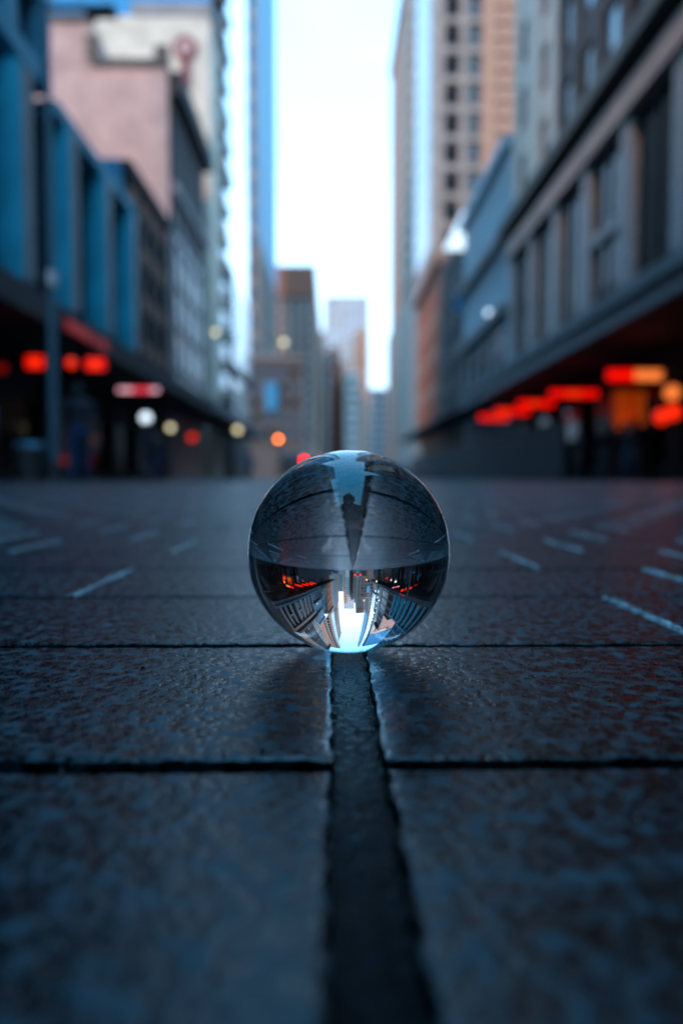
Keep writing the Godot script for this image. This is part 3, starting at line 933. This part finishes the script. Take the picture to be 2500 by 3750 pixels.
# ==================================================================== lit signs and lamps
func blade(label: String, x0: float, x1: float, y0: float, y1: float, z: float, cells: Array, group := ""):
	# a lightbox hung under an awning, facing along the street; cells = [[share, material], ...]
	var s := thing("hanging_sign", label, "sign", Vector3((x0 + x1) / 2, y0, z), group)
	box(s, "case", M.black_metal, x0 - 0.03, x1 + 0.03, y0 - 0.03, y1 + 0.03, z - 0.1, z + 0.06)
	var at := x0
	for c in cells:
		var xe: float = at + (x1 - x0) * c[0]
		box(s, "lit_panel", c[1], at + 0.005, xe - 0.005, y0, y1, z + 0.061, z + 0.08)
		at = xe
	box(s, "hanger", M.dark_metal, x0 + 0.15, x0 + 0.19, y1 + 0.031, 4.24, z - 0.03, z + 0.0)
	box(s, "hanger", M.dark_metal, x1 - 0.19, x1 - 0.15, y1 + 0.031, 4.24, z - 0.03, z + 0.0)
	var l := AreaLight3D.new()
	l.name = "light"
	l.area_size = Vector2(x1 - x0, y1 - y0)
	var e: Color = cells[0][1].emission
	l.light_color = e
	l.light_energy = 0.004
	l.shadow_enabled = true
	l.area_range = 40.0
	l.area_attenuation = 2.0
	s.add_child(l, true)
	l.position = Vector3(0, (y1 - y0) / 2, 0.1)
	l.rotation.y = PI

func globe(label: String, at: Vector3, r: float, m: Material, top: float, group := ""):
	var g := thing("shop_lamp", label, "lamp", at, group)
	var s := SphereMesh.new()
	s.radius = r
	s.height = 2 * r
	mesh_part(g, "globe", s, m)
	mesh_part(g, "stem", cyl(0.015, 0.015, maxf(top - at.y - r, 0.05), 8), M.dark_metal, Vector3(0, r + maxf(top - at.y - r, 0.05) / 2, 0))
	lamp_light(g, Vector3(0, -r - 0.08, 0), (m as StandardMaterial3D).emission, 0.006, r)

func lamps_and_signs():
	var gr := "red signs hung under the right awning"
	blade("red neon sign farthest under the right awning", 8.5, 10.2, 3.10, 3.43, -40, [[0.4, M.lamp_red], [0.3, M.lamp_orange], [0.3, M.lamp_red]], gr)
	blade("second red neon sign from the far end under the right awning", 8.5, 10.3, 3.10, 3.41, -36, [[0.12, M.lamp_red], [0.3, M.lamp_orange], [0.58, M.lamp_red]], gr)
	blade("third red neon sign from the far end under the right awning", 8.6, 10.3, 3.12, 3.41, -32, [[0.3, M.lamp_red], [0.3, M.lamp_orange], [0.4, M.lamp_red]], gr)
	blade("longest red neon sign, just beyond the amber lit shop window", 8.8, 10.8, 3.13, 3.41, -28, [[0.35, M.lamp_red], [0.3, M.lamp_orange], [0.35, M.lamp_red]], gr)
	blade("half red, half cream lightbox nearest under the right awning", 8.95, 10.8, 3.07, 3.42, -22.5, [[0.5, M.lamp_red], [0.5, M.lamp_cream]], gr)
	globe("cream globe lamp at the right edge above the amber blobs", Vector3(9.9, 2.4, -20), 0.22, M.lamp_cream, 4.24)
	globe("orange globe lamp under the right awning, left of its twin", Vector3(9.6, 1.7, -20), 0.22, M.lamp_orange, 4.24)
	globe("orange globe lamp under the right awning, right of its twin", Vector3(10.1, 1.85, -20.3), 0.22, M.lamp_orange, 4.24)
	# lit goods display inside the amber shop
	var dsp := thing("display_case", "amber lit display case before the shop on the right", "display case", Vector3(10, 0, -24.5))
	box(dsp, "plinth", M.black_metal, 9.7, 11.2, 0, 1.3, -25.2, -24.2)
	for k in 6:
		var low := 1.5 + 0.9 * rng.randf()
		box(dsp, "glow_panel", M.lamp_amber if k % 3 else M.lamp_amber_dim, 9.95 + k * 0.21, 10.12 + k * 0.21, low, low + 0.5 + (2.6 - low) * 1.2, -24.5 - 0.1 * (k % 2), -24.4 - 0.1 * (k % 2))
	box(dsp, "frame", M.black_metal, 9.8, 11.3, 3.31, 3.4, -25.2, -24.2)
	lamp_light(dsp, Vector3(0.5, 2.3, 0.3), Color(1.0, 0.5, 0.1), 0.03, 0.4)
	# left
	blade("square red sign lit orange at its heart, left of the pole", -8.82, -8.32, 3.06, 3.4, -20, [[0.25, M.lamp_red], [0.5, M.lamp_orange], [0.25, M.lamp_red]])
	blade("wide red sign with an orange middle, right of the pole", -7.25, -6.7, 3.08, 3.4, -20.4, [[0.2, M.lamp_red], [0.55, M.lamp_orange], [0.25, M.lamp_red]])
	blade("dim dark red sign at the left edge of the street", -10.7, -9.75, 3.05, 3.3, -20.8, [[1.0, M.lamp_red_dim]])
	blade("pink and white lightbox under the left awning", -8.45, -6.85, 3.22, 3.38, -27.2, [[0.35, M.lamp_pink], [0.45, M.lamp_pinkred], [0.2, M.lamp_pink]])
	globe("orange globe lamp beside the left pole", Vector3(-7.63, 3.25, -20.2), 0.14, M.lamp_orange, 4.24)
	var nn := thing("neon_strip", "red neon strip running under the edge of the left awning", "neon sign", Vector3(-7.9, 4.0, -22))
	box(nn, "tube", M.lamp_red_dim, -7.94, -7.86, 4.3, 4.6, -24.2, -20.6)
	box(nn, "backing", M.black_metal, -7.949, -7.941, 4.26, 4.64, -24.3, -20.5)
	globe("white globe lamp below the pink and white lightbox", Vector3(-8.15, 2.44, -30), 0.22, M.lamp_white, 4.3, "lamps in the left shops")
	globe("pale yellow lamp between the white and the orange lamp on the left", Vector3(-8.5, 2.4, -36), 0.15, M.lamp_pale, 4.3, "lamps in the left shops")
	globe("orange lamp right of the pale yellow one on the left", Vector3(-8.2, 2.1, -40), 0.2, M.lamp_orange, 4.3, "lamps in the left shops")
	globe("pale lamp farthest along the left awning, below the white glass block", Vector3(-8.6, 3.9, -62), 0.28, M.lamp_pale, 4.6, "lamps in the left shops")
	globe("white lamp on the wall of the ribbed building", Vector3(10.6, 10.9, -47), 0.22, M.lamp_white, 11.5)

# ==================================================================== people
func capsule_d(p: Vector3, a: Vector3, b: Vector3, ra: float, rb: float) -> float:
	var ab := b - a
	var t := clampf((p - a).dot(ab) / maxf(ab.length_squared(), 1e-9), 0, 1)
	return (p - a - ab * t).length() - lerpf(ra, rb, t)

func body_mesh(bones: Array, cell: float) -> ArrayMesh:
	# bones: [a, b, ra, rb, colour, blend]; a smooth union meshed as surface nets, plus fingers as small tapered tubes
	var lo := Vector3.INF
	var hi := -Vector3.INF
	for b in bones:
		for k in 2:
			var r: float = b[2 + k] + 0.08
			lo = lo.min(b[k] - Vector3.ONE * r)
			hi = hi.max(b[k] + Vector3.ONE * r)
	var n := Vector3i(((hi - lo) / cell).ceil()) + Vector3i.ONE
	var f := PackedFloat32Array()
	f.resize(n.x * n.y * n.z)
	f.fill(1.0)
	for b in bones:
		var r: float = maxf(b[2], b[3]) + 0.09
		var a: Vector3 = b[0]
		var c: Vector3 = b[1]
		var p0 := Vector3i(((a.min(c) - Vector3.ONE * r - lo) / cell).floor()).max(Vector3i.ZERO)
		var p1 := Vector3i(((a.max(c) + Vector3.ONE * r - lo) / cell).ceil()).min(n - Vector3i.ONE)
		for z in range(p0.z, p1.z + 1):
			for y in range(p0.y, p1.y + 1):
				for x in range(p0.x, p1.x + 1):
					var d := capsule_d(lo + Vector3(x, y, z) * cell, a, c, b[2], b[3])
					var i := (z * n.y + y) * n.x + x
					var o := f[i]
					var k: float = b[5]
					var h := maxf(k - absf(d - o), 0.0) / k
					f[i] = minf(d, o) - h * h * k * 0.25
	var vid := {}
	var v := PackedVector3Array()
	var col := PackedColorArray()
	var nrm := PackedVector3Array()
	var step := [1, n.x, n.x * n.y]
	for z in n.z - 1:
		for y in n.y - 1:
			for x in n.x - 1:
				var i := (z * n.y + y) * n.x + x
				var inside := 0
				for q in 8:
					if f[i + (q & 1) + ((q >> 1) & 1) * n.x + (q >> 2) * n.x * n.y] < 0:
						inside += 1
				if inside == 0 or inside == 8:
					continue
				var sum := Vector3.ZERO
				var cnt := 0
				for ax in 3:
					for q in 4:
						var off := [0, 0, 0]
						off[(ax + 1) % 3] = q & 1
						off[(ax + 2) % 3] = q >> 1
						var j: int = i + off[0] + off[1] * n.x + off[2] * n.x * n.y
						var da := f[j]
						var db := f[j + step[ax]]
						if (da < 0) != (db < 0):
							var p := Vector3(off[0], off[1], off[2])
							p[ax] += da / (da - db)
							sum += p
							cnt += 1
				var w := lo + (Vector3(x, y, z) + sum / cnt) * cell
				vid[i] = v.size()
				v.append(w)
				var g := Vector3(f[i + 1] - f[i], f[i + n.x] - f[i], f[i + n.x * n.y] - f[i])
				nrm.append(g.normalized() if g.length() > 1e-6 else Vector3.UP)
				var best := 1e9
				var bc := Color.BLACK
				for b in bones:
					var d := capsule_d(w, b[0], b[1], b[2], b[3])
					if d < best:
						best = d
						bc = b[4]
				col.append(bc)
	var idx := PackedInt32Array()
	for z in range(1, n.z - 1):
		for y in range(1, n.y - 1):
			for x in range(1, n.x - 1):
				var i := (z * n.y + y) * n.x + x
				for ax in 3:
					var j: int = i + step[ax]
					if (f[i] < 0) == (f[j] < 0):
						continue
					var s1: int = step[(ax + 1) % 3]
					var s2: int = step[(ax + 2) % 3]
					if not (vid.has(i) and vid.has(i - s1) and vid.has(i - s2) and vid.has(i - s1 - s2)):
						continue
					var q := [vid[i], vid[i - s1], vid[i - s1 - s2], vid[i - s2]]
					if f[i] < 0:
						q.reverse()
					idx.append_array(PackedInt32Array([q[0], q[1], q[2], q[0], q[2], q[3]]))
	var arr := []
	arr.resize(Mesh.ARRAY_MAX)
	arr[Mesh.ARRAY_VERTEX] = v
	arr[Mesh.ARRAY_NORMAL] = nrm
	arr[Mesh.ARRAY_COLOR] = col
	arr[Mesh.ARRAY_INDEX] = idx
	var m := ArrayMesh.new()
	m.add_surface_from_arrays(Mesh.PRIMITIVE_TRIANGLES, arr)
	return m

func hand_bones(wrist: Vector3, dir: Vector3, side: Vector3, skin: Color) -> Array:
	var out := []
	var palm := wrist + dir * 0.05
	out.append([wrist, palm, 0.026, 0.034, skin, 0.02])
	for k in 4:
		var s := side * (k - 1.5) * 0.019
		var a := wrist + dir * 0.085 + s
		var ln: float = [0.065, 0.078, 0.072, 0.055][k]
		out.append([a, a + dir * ln, 0.0105, 0.009, skin, 0.008])
	out.append([wrist + dir * 0.03 - side * 0.025, wrist + dir * 0.075 - side * 0.055, 0.012, 0.010, skin, 0.01])
	return out

func person_bones(top: Color, legs: Color, hair: Color, skin: Color, stride: float, arm: float) -> Array:
	var shoe := Color(0.012, 0.012, 0.014)
	var b := []
	var hip := Vector3(0, 0.93, 0)
	b.append([hip, Vector3(0, 1.1, 0.0), 0.135, 0.125, legs, 0.06])
	b.append([Vector3(0, 1.08, 0), Vector3(0, 1.36, 0.01), 0.13, 0.15, top, 0.06])
	b.append([Vector3(-0.15, 1.42, 0), Vector3(0.15, 1.42, 0), 0.075, 0.075, top, 0.06])
	b.append([Vector3(0, 1.42, 0), Vector3(0, 1.54, -0.015), 0.055, 0.05, skin, 0.03])
	b.append([Vector3(0, 1.585, -0.03), Vector3(0, 1.66, -0.015), 0.068, 0.085, skin, 0.03])
	b.append([Vector3(0, 1.585, -0.09), Vector3(0, 1.61, -0.11), 0.012, 0.014, skin, 0.02])
	b.append([Vector3(0, 1.68, 0.01), Vector3(0, 1.60, 0.055), 0.088, 0.07, hair, 0.02])
	for s in [-1.0, 1.0]:
		var hp := Vector3(s * 0.09, 0.92, 0)
		var kn := Vector3(s * 0.10, 0.49, -0.05 - s * stride * 0.5)
		var an := Vector3(s * 0.10, 0.09, -s * stride + 0.03)
		b.append([hp, kn, 0.09, 0.062, legs, 0.05])
		b.append([kn, an, 0.062, 0.045, legs, 0.03])
		b.append([an + Vector3(0, -0.035, 0.03), an + Vector3(0, -0.05, -0.16), 0.042, 0.036, shoe, 0.02])
		var sh := Vector3(s * 0.19, 1.41, 0)
		var el := Vector3(s * 0.25, 1.13, 0.04 + s * arm * 0.5)
		var wr := Vector3(s * 0.24, 0.88, -0.04 + s * arm)
		b.append([sh, el, 0.058, 0.046, top, 0.04])
		b.append([el, wr, 0.046, 0.032, top, 0.03])
		b.append_array(hand_bones(wr, (wr - el).normalized(), Vector3(0, 0, 1), skin))
	return b

func people():
	var skin := Color(0.30, 0.17, 0.11)
	var dark := Color(0.012, 0.014, 0.02)
	var navy := Color(0.01, 0.03, 0.08)
	var blue := Color(0.03, 0.13, 0.24)
	var black := Color(0.01, 0.01, 0.012)
	var walk := body_mesh(person_bones(dark, navy, black, skin, 0.18, 0.12), 0.02)
	var stand := body_mesh(person_bones(blue, dark, Color(0.03, 0.02, 0.015), skin, 0.03, 0.03), 0.02)
	var stand2 := body_mesh(person_bones(dark, dark, black, skin, 0.05, 0.02), 0.02)
	var spots := [
		[walk, -4.5, -12.2, 0.3, "person in dark clothes walking in front of the red signs on the left"],
		[stand, -6.6, -13.2, 1.9, "person in a blue jacket standing at the left edge"],
		[stand2, -5.4, -20.0, 0.6, "person in black standing below the pink and white lightbox"],
		[walk, -6.6, -26.0, 3.4, "person in dark clothes walking away near the white lamp"],
		[stand, -5.4, -45.0, 2.6, "small distant person in blue left of the ball"],
		[stand2, 8.1, -22.5, 1.2, "person in black before the amber shop window, left of two"],
		[walk, 8.9, -20.5, 2.2, "person in dark clothes walking past the amber shop window"],
		[stand2, 10.2, -18.5, 0.2, "person in black at the right edge below the orange lamps"],
	]
	for s in spots:
		var p := thing("person", s[4], "person", Vector3(s[1], -0.02, s[2]), "people on the footpaths")
		var o := mesh_part(p, "body", s[0], M.figure)
		p.rotation.y = s[3]
	# the photographer, kneeling behind the lens: mirrored small in the top of the ball
	var k := []
	k.append([Vector3(0, 0.36, 0.660), Vector3(0, 0.46, 0.560), 0.145, 0.135, dark, 0.06])
	k.append([Vector3(0, 0.46, 0.560), Vector3(0, 0.64, 0.310), 0.135, 0.15, dark, 0.06])
	k.append([Vector3(-0.15, 0.67, 0.250), Vector3(0.15, 0.67, 0.250), 0.075, 0.075, dark, 0.06])
	k.append([Vector3(0, 0.69, 0.230), Vector3(0, 0.77, 0.160), 0.055, 0.05, skin, 0.03])
	k.append([Vector3(0, 0.78, 0.080), Vector3(0, 0.84, 0.155), 0.068, 0.085, skin, 0.03])
	k.append([Vector3(0, 0.765, 0.015), Vector3(0, 0.78, 0.010), 0.013, 0.012, skin, 0.02])
	k.append([Vector3(0, 0.87, 0.155), Vector3(0, 0.83, 0.190), 0.088, 0.075, black, 0.02])
	for s in [-1.0, 1.0]:
		k.append([Vector3(s * 0.10, 0.34, 0.660), Vector3(s * 0.24, 0.10, 0.340), 0.09, 0.065, navy, 0.05])
		k.append([Vector3(s * 0.24, 0.08, 0.340), Vector3(s * 0.2, 0.06, 0.740), 0.062, 0.045, navy, 0.03])
		k.append([Vector3(s * 0.2, 0.06, 0.740), Vector3(s * 0.2, 0.05, 0.860), 0.042, 0.036, black, 0.02])
		k.append([Vector3(s * 0.19, 0.66, 0.250), Vector3(s * 0.25, 0.40, 0.160), 0.058, 0.046, dark, 0.04])
		k.append([Vector3(s * 0.25, 0.40, 0.160), Vector3(s * 0.09, 0.17, 0.170), 0.046, 0.032, dark, 0.03])
		k.append_array(hand_bones(Vector3(s * 0.09, 0.17, 0.17), Vector3(-s * 0.25, -0.45, -0.6).normalized(), Vector3(0, 1, 0), skin))
	var ph := thing("photographer", "person kneeling behind the camera, mirrored as a small dark figure in the ball", "person", Vector3(0, 0, 0))
	mesh_part(ph, "body", body_mesh(k, 0.02), M.figure)
	var cb := thing("hand_camera", "black camera held close to the ground, mirrored as a dark spot in the ball", "camera", Vector3(0, 0, 0.1))
	box(cb, "body", M.black_metal, -0.05, 0.05, 0.008, 0.148, 0.085, 0.125)
	var barrel := mesh_part(cb, "lens_barrel", cyl(0.036, 0.034, 0.075, 32), M.dark_metal, Vector3(0, 0.0688, -0.0535))
	barrel.rotation.x = PI / 2
	box(cb, "grip", M.black_metal, -0.05, 0.05, 0.149, 0.165, 0.08, 0.13)

# ==================================================================== the ball
func glass_ball():
	var g := StandardMaterial3D.new()
	g.resource_name = "clear_glass"
	g.albedo_color = Color(1, 1, 1, 0)
	g.roughness = 0.0
	g.refraction_enabled = true
	g.refraction_scale = 0.0517
	g.metallic_specular = 0.5
	var s := SphereMesh.new()
	s.radius = 0.0403
	s.height = 0.0806
	s.radial_segments = 256
	s.rings = 128
	var b := MeshInstance3D.new()
	b.name = "glass_ball"
	b.mesh = s
	b.material_override = g
	b.position = Vector3(0.0061, 0.0400, -0.2732)
	b.set_meta("label", "clear glass ball on the paving, showing the street upside down")
	b.set_meta("category", "glass ball")
	add_child(b)
